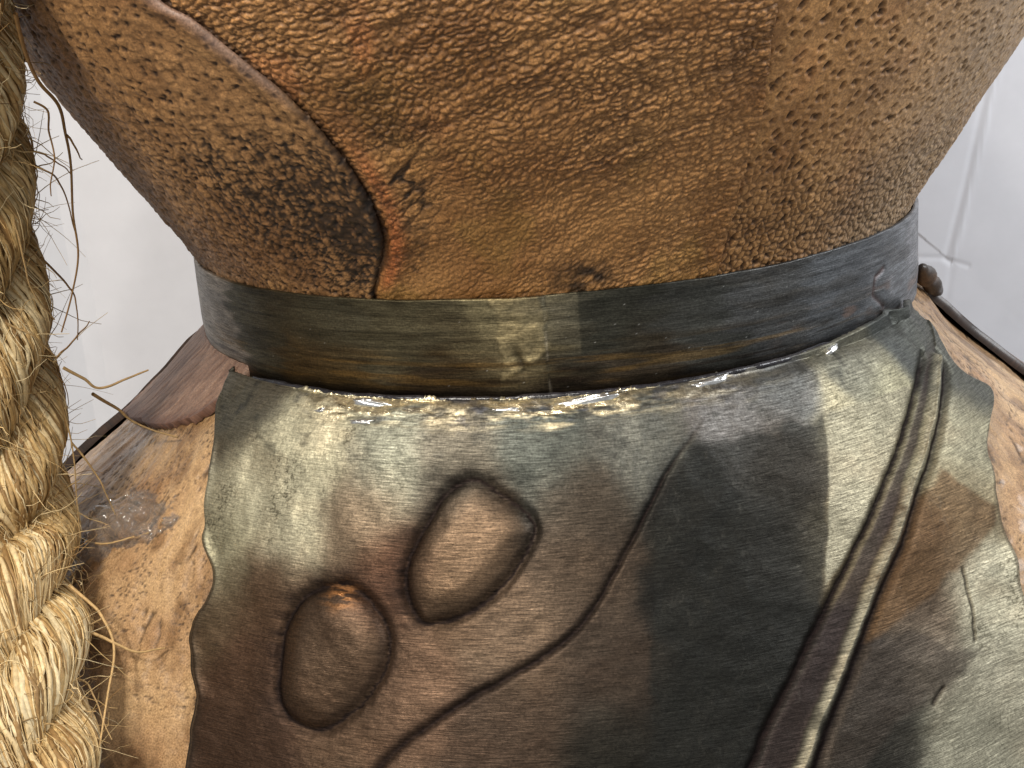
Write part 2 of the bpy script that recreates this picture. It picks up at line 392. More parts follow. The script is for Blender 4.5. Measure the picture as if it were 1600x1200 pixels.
def panel_left():
    zs = ZR; nu = 440
    e = seam(SEAM_L, zs)[:, None]
    u = spaced((0, 0.28, 30), (0.28, 1, nu - 31))[None]
    TH = -182 + (e + 182) * u; Z = np.repeat(zs[:, None], TH.shape[1], 1); S = np.radians(TH) * RS
    d_e = (e - TH) * np.pi / 180 * RS
    wx = S + 0.5 * fbm(S / 3, Z / 3, 111); wz = Z + 0.5 * fbm(S / 3, Z / 3, 123)
    pf1, pf2 = worley(wx / 1.9, wz / 1.7, 135); pore = sst(0.25, 0.09, pf1) * (hsh(np.floor(wx / 9), np.floor(wz / 7), 2) * 0.5 + 0.6)
    nf1, nf2 = worley(wx / 1.25, wz / 1.5, 141); net = 1 - sst(0, 0.34, nf2 - nf1)
    nf3, nf4 = worley(wx / 0.7, wz / 0.8, 143); net2 = 1 - sst(0, 0.4, nf4 - nf3)
    low = sst(28, 10, Z - 0.18 * d_e); stria = fbm(S / 0.9, (Z + 0.3 * S) / 9, 151, 3)
    cob = fbm(wx / 1.6, wz / 1.3, 161, 3)
    amp = 0.5 + 0.5 * low
    h = -0.22 * pore - amp * (0.13 * net + 0.06 * net2) + 0.15 * stria + 0.22 * cob + 0.3 * fbm(S / 12, Z / 12, 165, 2)
    lip = 0.75 * sst(5.5, 0.2, d_e) * sst(4, 12, Z) + 0.35 * sst(3, 0.2, d_e)
    bevel = sst(2.2, 0.2, d_e - 0.35 * fbm(S / 3, Z / 3, 171)) * sst(24, 30, Z)
    h = h * (1 - 0.8 * bevel) + lip - 0.35 * bevel
    h -= 0.5 * sst(0.55, 0, d_e)
    crev = np.clip(0.95 * pore + amp * (0.55 * net + 0.3 * net2) - 0.25 * stria, 0, 1)
    bl = fbm(S / 10, Z / 8, 181, 4) + 0.3 * cob
    c = leather_tints(crev, lin(178, 134, 86), lin(138, 98, 60), lin(52, 34, 20), bl, 1.0)
    g = sst(-42, -62, TH)
    c = mixc(c, lin(150, 122, 96) * (1 - 0.5 * crev[..., None]), 0.6 * g)
    blk = 1.05 * np.exp(-(d_e / 10.5) ** 2) * np.exp(-((Z - 9.5) / 8.0) ** 2) + 0.8 * np.exp(-((d_e - 12) / 13) ** 2 - ((Z - 14.5) / 7.5) ** 2)
    pat = 0.8 * fbm(S / 0.75, Z / 0.6, 191, 4) + 0.45 * net + 0.40 * net2 + 0.30 * vn(S / 0.5, Z / 3, 195)
    blk = np.clip(sst(0.05, 0.8, pat * 0.95 + blk * 0.52 - 0.24) * sst(0.02, 0.4, blk), 0, 0.86)
    c = mixc(c, lin(27, 20, 14), blk)
    c = mixc(c, lin(128, 104, 92), 0.8 * bevel)
    c = mixc(c, lin(40, 28, 20), 0.85 * sst(0.9, 0.1, d_e + 0.3 * vn(S / 2, Z / 2, 5)) * sst(36, 20, Z))
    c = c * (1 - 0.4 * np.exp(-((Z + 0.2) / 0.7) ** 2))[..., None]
    rg = np.clip(0.5 + 0.15 * crev + 0.05 * bl - 0.1 * bevel, 0.35, 0.85)
    P = lift(r_up, np.radians(TH), Z, h)
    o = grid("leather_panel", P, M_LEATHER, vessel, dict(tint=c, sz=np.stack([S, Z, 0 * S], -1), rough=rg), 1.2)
    o['label'] = "left leather panel with dark stained crackle beside the overlapping seam"
panel_left()

def panel_right():
    zs = ZR; e = seam(SEAM_R, zs)[:, None] - 1.6
    u = spaced((0, 0.44, 540), (0.44, 1, 34))[None]
    TH = e + (178.5 - e) * u; Z = np.repeat(zs[:, None], TH.shape[1], 1); S = np.radians(TH) * RS
    d_e = (TH - e) * np.pi / 180 * RS
    wx = S + 0.45 * fbm(S / 3, Z / 3, 211); wz = Z + 0.45 * fbm(S / 3, Z / 3, 223)
    al = np.radians(52); a = wx * np.cos(al) + wz * np.sin(al); b = -wx * np.sin(al) + wz * np.cos(al)
    sc = 1.6
    f1, rid = worley_id(a / (sc * 1.2), b / (sc * 0.85), 235, 0.95); rr_ = 0.20 + 0.14 * rid
    pit = sst(1.0, 0.3, f1 / rr_) * (0.65 + 0.35 * rid); rimm = np.exp(-((f1 - 0.36) / 0.12) ** 2)
    low = sst(22, 4, Z)
    n1, n2 = worley(wx / 1.05, wz / 0.95, 241); net = 1 - sst(0, 0.4, n2 - n1)
    g = fbm(a / 2.5, b / 0.8, 251, 4); lg = fbm(S / 10, Z / 10, 255, 2)
    var = 0.7 + 0.5 * sst(-0.5, 0.5, fbm(S / 6, Z / 6, 256))
    h = -0.46 * pit * var + 0.10 * rimm - 0.16 * net * (0.25 + 0.9 * low) + 0.09 * g + 0.3 * lg
    crev = np.clip(0.95 * pit * var + 0.7 * net * (0.2 + 0.9 * low) - 0.15 * g, 0, 1)
    bl = fbm(S / 9, Z / 9, 261, 4)
    c = leather_tints(crev, lin(190, 142, 88), lin(154, 110, 64), lin(46, 30, 20), bl + 0.3 * g, 0.95)
    pk = sst(0.15, 0.6, fbm(S / 5, Z / 5, 271))
    c = mixc(c, c * np.array([1.0, 0.9, 0.9]), 0.5 * pk)
    w = sst(22, 52, TH) * 0.75
    c = mixc(c, lin(164, 142, 114) * (1 - 0.85 * crev[..., None]), w)
    ed = np.exp(-(d_e / 2.6) ** 2)
    c = mixc(c, lin(112, 70, 40), 0.5 * ed * sst(-0.4, 0.4, vn(S / 1.5, Z / 4, 7)))
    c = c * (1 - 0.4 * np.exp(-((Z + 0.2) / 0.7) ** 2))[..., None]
    rg = np.clip(0.48 + 0.2 * crev + 0.05 * bl, 0.35, 0.85)
    h = h - 0.15 * sst(3.4, 1.2, d_e)
    P = lift(r_up, np.radians(TH), Z, h)
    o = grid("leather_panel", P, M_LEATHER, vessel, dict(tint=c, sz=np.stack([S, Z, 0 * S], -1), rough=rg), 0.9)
    o['label'] = "pitted right leather panel with rows of small pores"
panel_right()

# ------------------------------------------------------------------ lower hide, flap, rear hide
def hide_tint(S, Z, seed, base=(184, 152, 112), lo=(146, 112, 78)):
    bl = fbm(S / 6, Z / 7, seed, 4)
    c = mixc(np.broadcast_to(lin(*lo), S.shape + (3,)), lin(*base), np.clip(0.5 + 0.9 * bl, 0, 1))
    f1, f2 = worley(S / 0.9 + 0.4 * fbm(S, Z, 3), Z / 0.9, seed + 1)
    spk = sst(0.30, 0.08, f1) * sst(0.0, 0.5, fbm(S / 5, Z / 4, seed + 2) + 0.15)
    cr = np.exp(-(np.abs(fbm(S / 2.2, Z / 9, seed + 5, 3)) / 0.032) ** 2) * sst(-0.1, 0.4, vn(S / 6, Z / 6, seed + 6))
    cr = cr + 0.6 * np.exp(-(np.abs(fbm(S / 9, Z / 2.6, seed + 8, 3)) / 0.02) ** 2) * sst(-0.1, 0.4, vn(S / 5, Z / 5, seed + 9))
    dk = sst(0.15, 0.65, fbm(S / 3.2, Z / 4, seed + 11, 4) + 0.12)
    c = mixc(c, lin(104, 74, 46), np.clip(0.65 * dk, 0, 1))
    c = mixc(c, lin(44, 30, 20), np.clip(0.9 * spk + 0.8 * cr, 0, 0.9))
    h = -0.10 * spk - 0.12 * cr + 0.22 * fbm(S / 1.6, Z / 2.2, seed + 3, 4) + 0.5 * fbm(S / 8, Z / 8, seed + 4, 2)
    return c, h, spk
def build_body():
    ths = spaced((-180, -108, 16), (-108, -30, 340), (-30, 40, 20), (40, 104, 200), (104, 180, 16)); zs = spaced((-130, -68, 16), (-68, -11, 300))
    TH, Z = np.meshgrid(ths, zs); S = np.radians(TH) * 75
    c, h, spk = hide_tint(S, Z, 301)
    gl = sst(0.1, 0.5, fbm(S / 4, Z / 5, 333))
    rg = np.clip(0.36 - 0.16 * gl + 0.3 * spk + 0.25 * sst(0, 30, TH), 0.14, 0.8)
    P = lift(r_body, np.radians(TH), Z, h)
    o = grid("lower_body", P, M_HIDE, vessel, dict(tint=c, sz=np.stack([S, Z, 0 * S], -1), rough=rg), 1.5)
    o['label'] = "tan speckled hide of the lower body with a varnished shine"
build_body()
def build_flap():
    ths = np.linspace(-53.5, -104, 180); v = np.linspace(0, 1, 110)
    zb = np.interp(-ths, [53.5, 56, 58, 62, 67, 74, 84, 92, 95, 104], [-15.2, -17.2, -18.6, -20.6, -21.8, -23.0, -25.2, -27.3, -24.5, -23.5])
    zb = zb + 0.25 * vn(ths / 2.0, 0 * ths, 9)
    TH = np.repeat(ths[None], 110, 0); Z = -11.5 + (zb[None] + 11.5) * v[:, None]; S = np.radians(TH) * 66
    a = S * 0.6 + Z; b = S - 0.6 * Z
    g = fbm(a / 3, b / 0.9, 402, 4)
    c = mixc(np.broadcast_to(lin(112, 86, 72), S.shape + (3,)), lin(146, 118, 100), np.clip(0.5 + g, 0, 1))
    edge = np.clip(sst(0.8, 1, v)[:, None] + 0 * S, 0, 1)
    c = mixc(c, lin(92, 60, 46), 0.7 * edge)
    h = 1.3 + 0.14 * g + 0.25 * edge
    P = lift(r_base, np.radians(TH), Z, h)[:, ::-1]
    fl = lambda q: q[:, ::-1]
    o = grid("shoulder_flap", P[::-1], M_LEATHER, vessel, dict(tint=fl(c)[::-1], sz=fl(np.stack([S, Z, 0 * S], -1))[::-1], rough=fl(0.5 + 0 * S)[::-1]), 1.3)
    o['label'] = "dull brown leather flap lying over the left shoulder"
build_flap()
def build_rear():
    for t0, t1, up, lab in ((-101, -178, 1.9, "left"), (84, 178, 1.9, "right")):
        ths = np.linspace(t0, t1, 120); zs = np.linspace(-70, -13, 120)
        TH, Z = np.meshgrid(ths, zs)
        TH = TH + (0.7 * vn(Z / 4, 0 * Z, 12) * np.sign(t0)) * sst(0, 1, (t1 - TH) / (t1 - t0))
        S = np.radians(TH) * 75
        c, h, spk = hide_tint(S, Z, 351, (120, 84, 56), (84, 56, 36))
        ed = sst(3.0, 0.0, np.abs(TH - t0)); c = mixc(c, lin(36, 26, 20), 0.85 * ed)
        P = lift(r_base, np.radians(TH), Z, up + 0.3 * h + 0.5 * ed * vn(Z / 5, 0 * Z, 4))
        if t1 < t0:
            P = P[:, ::-1]; c = c[:, ::-1]; S = S[:, ::-1]
        grid("rear_hide", P, M_HIDE, vessel, dict(tint=c, sz=np.stack([S, Z, 0 * S], -1), rough=0.5 + 0 * S), 1.4)
build_rear()

# ------------------------------------------------------------------ tone blending helper
def blend_tones(TH, Z, pts, rad, sig):
    x = np.radians(TH) * rad; num = 0; den = 1e-9
    for t, z, r, g, b in pts:
        w = np.exp(-(((x - math.radians(t) * rad) ** 2 + (Z - z) ** 2) / sig ** 2)) + 1e-5 / (1 + (x - math.radians(t) * rad) ** 2 + (Z - z) ** 2)
        num = num + w[..., None] * lin(r, g, b); den = den + w
    return num / den[..., None]

# ------------------------------------------------------------------ embossed plate
PLATE_TONES = [(-47.42,-15.06,105,100,85),(-32.48,-16.73,170,165,140),(-42.13,-22.94,165,160,136),(-34.15,-26.02,158,153,130),(-42.01,-30.13,142,137,112),(-23.37,-18.11,130,130,115),(-25.51,-23.66,120,105,85),(-15.69,-17.89,105,100,88),(-4.84,-16.83,85,88,82),(5.87,-17.03,95,95,88),(-41.54,-36.55,90,75,55),(-34.82,-33.16,95,75,55),(-36.0,-42.69,85,65,48),(-34.54,-50.19,80,62,48),(-25.6,-37.25,98,80,62),(-25.63,-42.71,94,76,58),(-13.73,-26.46,106,88,68),(-14.83,-31.08,96,78,58),(-21.59,-30.08,85,62,45),(-18.12,-40.51,100,80,62),(-1.84,-23.56,70,62,52),(-2.31,-30.06,80,68,55),(-8.59,-36.28,95,80,64),(-8.74,-46.07,75,62,50),(-0.1,-40.02,70,60,50),(-0.73,-48.4,50,48,42),(9.94,-24.88,42,42,38),(9.39,-34.74,40,40,37),(7.48,-47.59,45,44,40),(21.92,-21.56,70,58,42),(19.09,-29.93,55,50,42),(16.61,-39.59,45,44,40),(17.88,-15.32,105,102,98),(24.47,-14.39,95,95,92),(37.11,-13.3,110,108,95),(48.89,-12.87,85,88,85),(50.98,-16.62,90,90,82),(30.44,-22.06,150,142,115),(24.62,-31.29,125,115,90),(39.37,-19.86,140,135,110),(47.34,-25.28,135,130,108),(43.77,-31.99,120,110,85),(34.66,-35.81,85,68,48),(30.85,-40.37,70,55,40),(23.8,-42.99,55,50,45),(39.43,-41.31,150,145,124),(30.55,-45.34,118,108,92),(37.87,-50.62,140,135,116),(31.05,-55.0,130,126,108),(25.12,-50.43,60,57,50),(19.79,-50.69,50,48,42)]
PETAL_A = [(-17.53,-34.48),(-19.09,-31.91),(-19.34,-29.28),(-18.69,-26.59),(-17.33,-23.89),(-15.97,-21.54),(-14.06,-20.12),(-11.93,-20.0),(-9.47,-21.56),(-7.12,-23.28),(-6.24,-24.95),(-7.2,-27.32),(-9.14,-30.06),(-11.31,-32.34),(-13.77,-33.81),(-15.62,-34.44)]
PETAL_B = [(-27.93,-47.07),(-30.2,-46.29),(-31.58,-44.51),(-32.02,-41.09),(-32.12,-37.26),(-31.11,-34.27),(-29.14,-32.39),(-26.42,-31.56),(-23.79,-32.3),(-21.67,-34.45),(-20.66,-36.7),(-20.9,-39.41),(-22.07,-42.22),(-23.79,-44.47),(-25.86,-46.49)]
VEIN = [(13.72,-15.7),(9.83,-18.84),(7.11,-21.83),(4.5,-25.47),(1.77,-29.43),(-0.39,-32.82),(-2.67,-35.56),(-5.71,-38.01),(-9.22,-40.19),(-13.25,-42.87),(-16.66,-45.68),(-18.9,-47.87),(-21.08,-51.13),(-22,-56),(-25,-66)]
RIB1 = [(50.81,-16.16),(45.81,-18.45),(41.37,-21.17),(36.64,-24.45),(32.21,-27.65),(27.77,-31.44),(23.1,-35.78),(19.08,-40.23),(15.51,-44.72),(13.08,-48.13),(10.71,-52.2),(6,-58),(2,-68)]
RIB2 = [(52.85,-17.13),(48.85,-19.3),(44.52,-22.06),(40.11,-25.06),(35.78,-28.33),(31.59,-32.22),(27.45,-35.99),(23.79,-40.18),(20.28,-44.67),(17.46,-48.62),(14.77,-53.24),(9.5,-58),(5.5,-68)]
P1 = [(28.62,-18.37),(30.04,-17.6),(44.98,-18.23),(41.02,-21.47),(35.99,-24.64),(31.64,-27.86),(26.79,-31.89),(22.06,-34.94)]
P2 = [(34.35,-30.5),(41.47,-27.78),(46.61,-33.72),(44.78,-35.59),(39.33,-37.82),(30.73,-40.7),(23.35,-42.15)]
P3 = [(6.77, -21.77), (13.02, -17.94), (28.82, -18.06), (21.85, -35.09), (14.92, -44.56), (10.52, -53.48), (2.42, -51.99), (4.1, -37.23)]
P4 = [(29.98,-42.6),(23.35,-42.15),(14.81,-54.57),(19.24,-55.96),(24.95,-51.08),(30.55,-49.69),(37.23,-48.07),(32.99,-45.57)]
RP = 72.0
def to_s(pts): p = np.array(pts, float); return np.stack([np.radians(p[:, 0]) * RP, p[:, 1]], -1)
EDGE_L = np.array([(-58,-12.3),(-55.77,-13.72),(-52.89,-16.7),(-50.03,-19.9),(-48.64,-24.08),(-48.0,-26.87),(-45.68,-30.06),(-42.97,-33.55),(-43.07,-36.47),(-43.62,-39.85),(-42.12,-43.95),(-40.95,-47.38),(-40.87,-51.01),(-40.65,-54.64),(-40.15,-60.64),(-39.35,-68.64),(-38.65,-78.64)])
EDGE_R = np.array([(58,-10.2),(60,-13.2),(57.5,-16.2),(56.5,-19.0),(59.66,-22.99),(53.93,-25.75),(49.8,-29.25),(46.92,-34.6),(45.13,-40.25),(43.63,-48.25),(42.13,-58.25),(40.13,-76.25)])
def build_plate():
    nu, nv = 860, 500
    u = np.linspace(0, 1, nu)[None]; v = spaced((0, 0.72, nv - 60), (0.72, 1, 59))[:, None]
    ztop = np.interp(-58 + 118 * u, [-58, -42, -22, -6, 4, 14, 25, 32, 41, 46, 52, 60], [-12.1, -11.9, -12.0, -12.1, -12.0, -11.9, -11.7, -11.4, -10.9, -10.6, -10.3, -10.6])
    Z = ztop + (-70 - ztop) * v
    def edge(E, z):
        p = smooth_pts(E, 6); o = np.argsort(p[:, 1]); return np.interp(z, p[o, 1], p[o, 0])
    zl = -12.5 + (-70 + 12.5) * v; zr = -10.4 + (-70 + 10.4) * v
    eL = edge(EDGE_L, zl) + 0.35 * vn(zl / 2.0, 0 * zl, 3); eR = edge(EDGE_R, zr) + 0.35 * vn(zr / 2.5, 0 * zr, 8)
    TH = eL + (eR - eL) * u
    x = np.radians(TH) * RP
    # ---- relief
    jx = x + 0.13 * fbm(x / 1.4, Z / 1.4, 501, 3); jz = Z + 0.13 * fbm(x / 1.4, Z / 1.4, 502, 3)
    h = 0.55 * fbm(x / 14, Z / 11, 503, 3) + 0.12 * fbm(x / 4, Z / 3, 504, 3) + 0.03 * fbm(x / 1.1, Z / .8, 512, 3)
    ox_shade = np.zeros_like(x)  # groove oxide plus painted shade at the petals' left and upper sides
    masks = {}
    def blur(q, n):
        for _ in range(2):
            for ax in (0, 1):
                w = [(0, 0), (0, 0)]; w[ax] = (n // 2 + 1, n // 2)
                cs = np.cumsum(np.pad(q, w, 'edge'), axis=ax)
                q = (cs[n:] - cs[:-n]) / n if ax == 0 else (cs[:, n:] - cs[:, :-n]) / n
        return q
    for k, pet in enumerate((PETAL_A, PETAL_B)):
        d = signed(jx, jz, smooth_pts(to_s(pet), 4, True)[:-1])
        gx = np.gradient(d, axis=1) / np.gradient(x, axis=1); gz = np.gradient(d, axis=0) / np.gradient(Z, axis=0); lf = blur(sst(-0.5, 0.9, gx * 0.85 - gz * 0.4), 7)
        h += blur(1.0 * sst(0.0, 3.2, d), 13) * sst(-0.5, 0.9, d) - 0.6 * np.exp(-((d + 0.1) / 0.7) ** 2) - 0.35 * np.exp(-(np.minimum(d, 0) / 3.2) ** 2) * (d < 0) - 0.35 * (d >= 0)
        ox_shade = np.maximum(ox_shade, 1.08 * np.exp(-((d + 0.1 + 0.22 * fbm(x / 2.2, Z / 0.3, 591, 3)) / (0.36 + 0.30 * lf + 0.16 * vn(x / 5, Z / 5, 8))) ** 2)); masks['embossed_petal.%d' % k] = d > 0.0
        ox_shade = np.maximum(ox_shade, (0.35 + 0.55 * lf) * np.exp(-(np.minimum(d, 0) / 3.0) ** 2) * (d < 0) * (0.7 + 0.6 * fbm(x / 4, Z / 0.7, 590 + k, 4))); ox_shade = np.maximum(ox_shade, (0.25 + 0.25 * lf) * np.exp(-(d / 1.5) ** 2))
    d, s, t = seg_dist(jx, jz, smooth_pts(to_s(VEIN), 4)); sd = d * s
    tap = sst(0.0, 0.14, t)
    h += -0.5 * tap * np.exp(-(d / (0.30 + 0.3 * t)) ** 2) + 0.22 * np.where(s > 0, np.exp(-d / 6.0), np.exp(-d / 6.0))
    ox_shade = np.maximum(ox_shade, (0.35 + 0.65 * tap) * np.exp(-(d / (0.20 + 0.45 * t)) ** 2)); ox_shade = np.maximum(ox_shade, 0.4 * tap * np.exp(-(d / 1.3) ** 2))
    d1, s1, t1 = seg_dist(jx, jz, smooth_pts(to_s(RIB1), 4)); d2, s2, t2 = seg_dist(jx, jz, smooth_pts(to_s(RIB2), 4))
    sd2 = d2 * s2     # + = right of the rib (travelling down)
    h += -0.8 * np.exp(-(d1 / 0.6) ** 2) + 0.8 * np.exp(-((sd2) / 0.7) ** 2) - 0.7 * np.exp(-((sd2 - 1.75) / 0.65) ** 2)
    between = ((d1 * s1) > 0) & (sd2 < 0)
    h -= 0.25 * np.where(between, sst(0, 1.0, d1), 0)
    fade = sst(-14.8, -17.5, Z)
    ox_shade = np.maximum(ox_shade, 1.08 * fade * np.exp(-(d1 / 0.6) ** 2)); ox_shade = np.maximum(ox_shade, 1.08 * fade * np.exp(-((sd2 - 1.5) / 0.6) ** 2))
    ox_shade = np.maximum(ox_shade, 0.5 * fade * np.where(between, sst(0.3, 1.2, d1) * sst(-0.4, -0.9, sd2), 0))
    masks['raised_rib'] = np.abs(sd2) < 1.2
    # scratches
    for pl, w, a_ in (([(38.47,-38.67),(37.76,-42.97),(36.69,-46.35)], 0.22, 0.25), ([(31.02,-49.53),(29.42,-50.68)], 0.3, 0.3)):
        d, _, _ = seg_dist(jx, jz, to_s(pl)); h -= a_ * np.exp(-(d / w) ** 2); ox_shade = np.maximum(ox_shade, 0.8 * np.exp(-(d / w) ** 2))
    # solder residue and lap near the top joint, bent up edges
    tj = (ztop - Z)
    res = sst(3.4, 1.0, tj - 0.8 * fbm(x / 4, Z / 4, 520)) * sst(-44, -34, TH) * sst(30, 14, TH)
    two = np.clip(np.exp(-((TH + 27) / 8.5) ** 2) + 1.0 * np.exp(-((TH + 2) / 8.0) ** 2) + 0.25, 0, 1)
    glo = two * sst(-0.35, 0.25, fbm(x / 3.2, Z / 0.42, 577, 4) - 0.12 * (tj - 1.2))
    h += res * (0.16 * fbm(x / 2.4, Z / 0.42, 521, 3) + 0.05 * fbm(x / .6, Z / .3, 522, 2))
    h += 0.5 * np.exp(-((tj - 5.5) / 2.6) ** 2) * sst(-58, -40, TH) * sst(10, -20, TH)
    eL_d = np.radians(TH - eL) * RP; eR_d = np.radians(eR - TH) * RP
    h += 0.5 * sst(0.5, 4, tj) * np.exp(-(eL_d / 1.5) ** 2) * (0.5 + vn(Z / 3, 0 * Z, 17)) - 1.0 * sst(1.6, 0, eL_d) ** 2
    h += 0.5 * np.exp(-(eR_d / 2.0) ** 2) * vn(Z / 4, 0 * Z, 18) - 0.5 * sst(1.2, 0, eR_d) ** 2
    # curl of the right top corner
    cd_ = np.hypot((x - math.radians(53.5) * RP) / 2.6, (Z + 11.2) / 2.0); h += 0.9 * np.exp(-cd_ ** 2) - 0.55 * np.exp(-(np.hypot((x - math.radians(50.2) * RP) / 1.0, (Z + 11.0) / 1.3)) ** 2)
    # ---- colour: blended tone points, then dark, pale and brown patches
    c = blend_tones(TH + 1.2 * fbm(x / 5, Z / 4, 530), Z + 1.2 * fbm(x / 5, Z / 4, 531), PLATE_TONES, RP, 4.0)
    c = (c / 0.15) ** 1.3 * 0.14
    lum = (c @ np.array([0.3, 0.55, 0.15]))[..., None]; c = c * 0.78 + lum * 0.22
    def patch(c, poly, col, soft, k, seed, jit):
        d = signed(x + jit * fbm(x / 3, Z / 3, seed, 4), Z + jit * fbm(x / 3, Z / 3, seed + 1, 4), to_s(poly))
        return mixc(c, lin(*col), k * sst(-soft, soft, d))
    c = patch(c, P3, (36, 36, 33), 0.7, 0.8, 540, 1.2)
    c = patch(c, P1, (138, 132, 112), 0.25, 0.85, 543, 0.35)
    c = patch(c, P2, (86, 66, 45), 0.5, 0.8, 546, 0.6)
    c = patch(c, P4, (62, 55, 48), 0.6, 0.7, 549, 0.8)
    c = mixc(c, lin(150, 144, 124), 0.85 * fade * np.exp(-(sd2 / 0.6) ** 2) * sst(-0.9, 0.1, fbm(x / 2, Z / 2, 551)))
    c = mixc(c, lin(66, 58, 55), 0.8 * fade * np.where(between, sst(0.4, 1.0, d1) * sst(-0.7, -1.1, sd2), 0))
    for m in ('embossed_petal.0', 'embossed_petal.1'): c = c * (1 - 0.10 * masks[m])[..., None]
    # crackled tarnish over the pale brass at upper left
    ck = np.abs(fbm(x / 0.9, Z / 0.55, 560, 4)); ckm = np.exp(-(ck / 0.09) ** 2) * sst(-0.25, 0.4, fbm(x / 5, Z / 4, 561, 3))
    pale = sst(0.16, 0.32, c[..., 1])
    c = mixc(c, lin(62, 58, 42), 0.8 * ckm * pale)
    blo = sst(0.2, 0.65, fbm(x / 2.6, Z / 1.3, 563, 4)); c = mixc(c, lin(58, 58, 54), 0.62 * blo * sst(12, 2, tj))
    red = 0.35 * sst(-0.1, 0.8, fbm(x / 7, Z / 4, 565, 5)); c = mixc(c, c * np.array([1.12, 0.9, 0.78]), 0.6 * red)
    scum = 0.35 * sst(0.45, 0.6, fbm(x / 1.0, Z / 1.2, 567, 5)) + 0.7 * np.exp(-(np.abs(fbm(x / 5, Z / 9, 568, 3)) / 0.006) ** 2) * sst(0.1, 0.4, vn(x / 4, Z / 4, 9)); c = mixc(c, lin(120, 116, 106), 0.16 * scum * sst(0, 12, TH))
    c = mixc(c, lin(26, 18, 16), np.clip(0.95 * ox_shade * (1.0 + 0.15 * fbm(x / 1.2, Z / .5, 570, 3)), 0, 0.97))
    c = mixc(c, lin(232, 216, 176), 0.9 * res * glo)  # solder streaks paled where the two lip highlights fall, highlight in the colour
    c = mixc(c, lin(46, 40, 34), 0.5 * res * sst(0.1, 0.5, fbm(x / 4, Z / 0.5, 573, 4)))
    c = mixc(c, lin(70, 72, 80), 0.6 * res * sst(0.2, 0.5, fbm(x / 3, Z / 1.0, 575, 3)))
    c = mixc(c, lin(70, 72, 68), 0.5 * np.exp(-(eL_d / 1.2) ** 2))
    rg = np.clip(0.50 + 0.2 * fade * np.exp(-(sd2 / 1.0) ** 2) - 0.06 * (masks['embossed_petal.0'] | masks['embossed_petal.1']) + 0.15 * ox_shade - 0.32 * res * glo + 0.08 * fbm(x / 6, Z / 4, 580) + 0.1 * sst(0.3, 0.05, c[..., 1]) * 0, 0.16, 0.75)
    glint = np.exp(-(np.hypot((x - math.radians(-26.2) * RP) / 1.7, (Z + 32.6) / 1.1)) ** 2) * sst(-0.2, 0.4, fbm(x / 1.5, Z / 0.4, 595, 3))
    c = mixc(c, lin(214, 150, 92), 0.8 * glint); rg = rg - 0.2 * glint  # warm glint on the lower petal put into the colour, over smoother metal
    P = lift(r_plate, np.radians(TH), Z, h)[::-1]
    fl = lambda q: q[::-1]
    fm = {}
    for k, m in masks.items():
        m = fl(m); fm[k] = m[:-1, :-1] & m[1:, :-1] & m[:-1, 1:] & m[1:, 1:]
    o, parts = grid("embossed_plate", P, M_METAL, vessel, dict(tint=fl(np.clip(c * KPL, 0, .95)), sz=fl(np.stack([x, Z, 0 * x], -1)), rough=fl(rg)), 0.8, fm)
    o['label'] = "tarnished embossed metal plate with leaf motif below the neck band"
    parts['embossed_petal.0']['label'] = "larger raised petal nearer the middle of the plate"
    parts['embossed_petal.1']['label'] = "lower raised petal nearer the rope"
    parts['raised_rib']['label'] = "raised pale stem running diagonally down the plate"
    return o
KPL = 1.0
plate = build_plate()

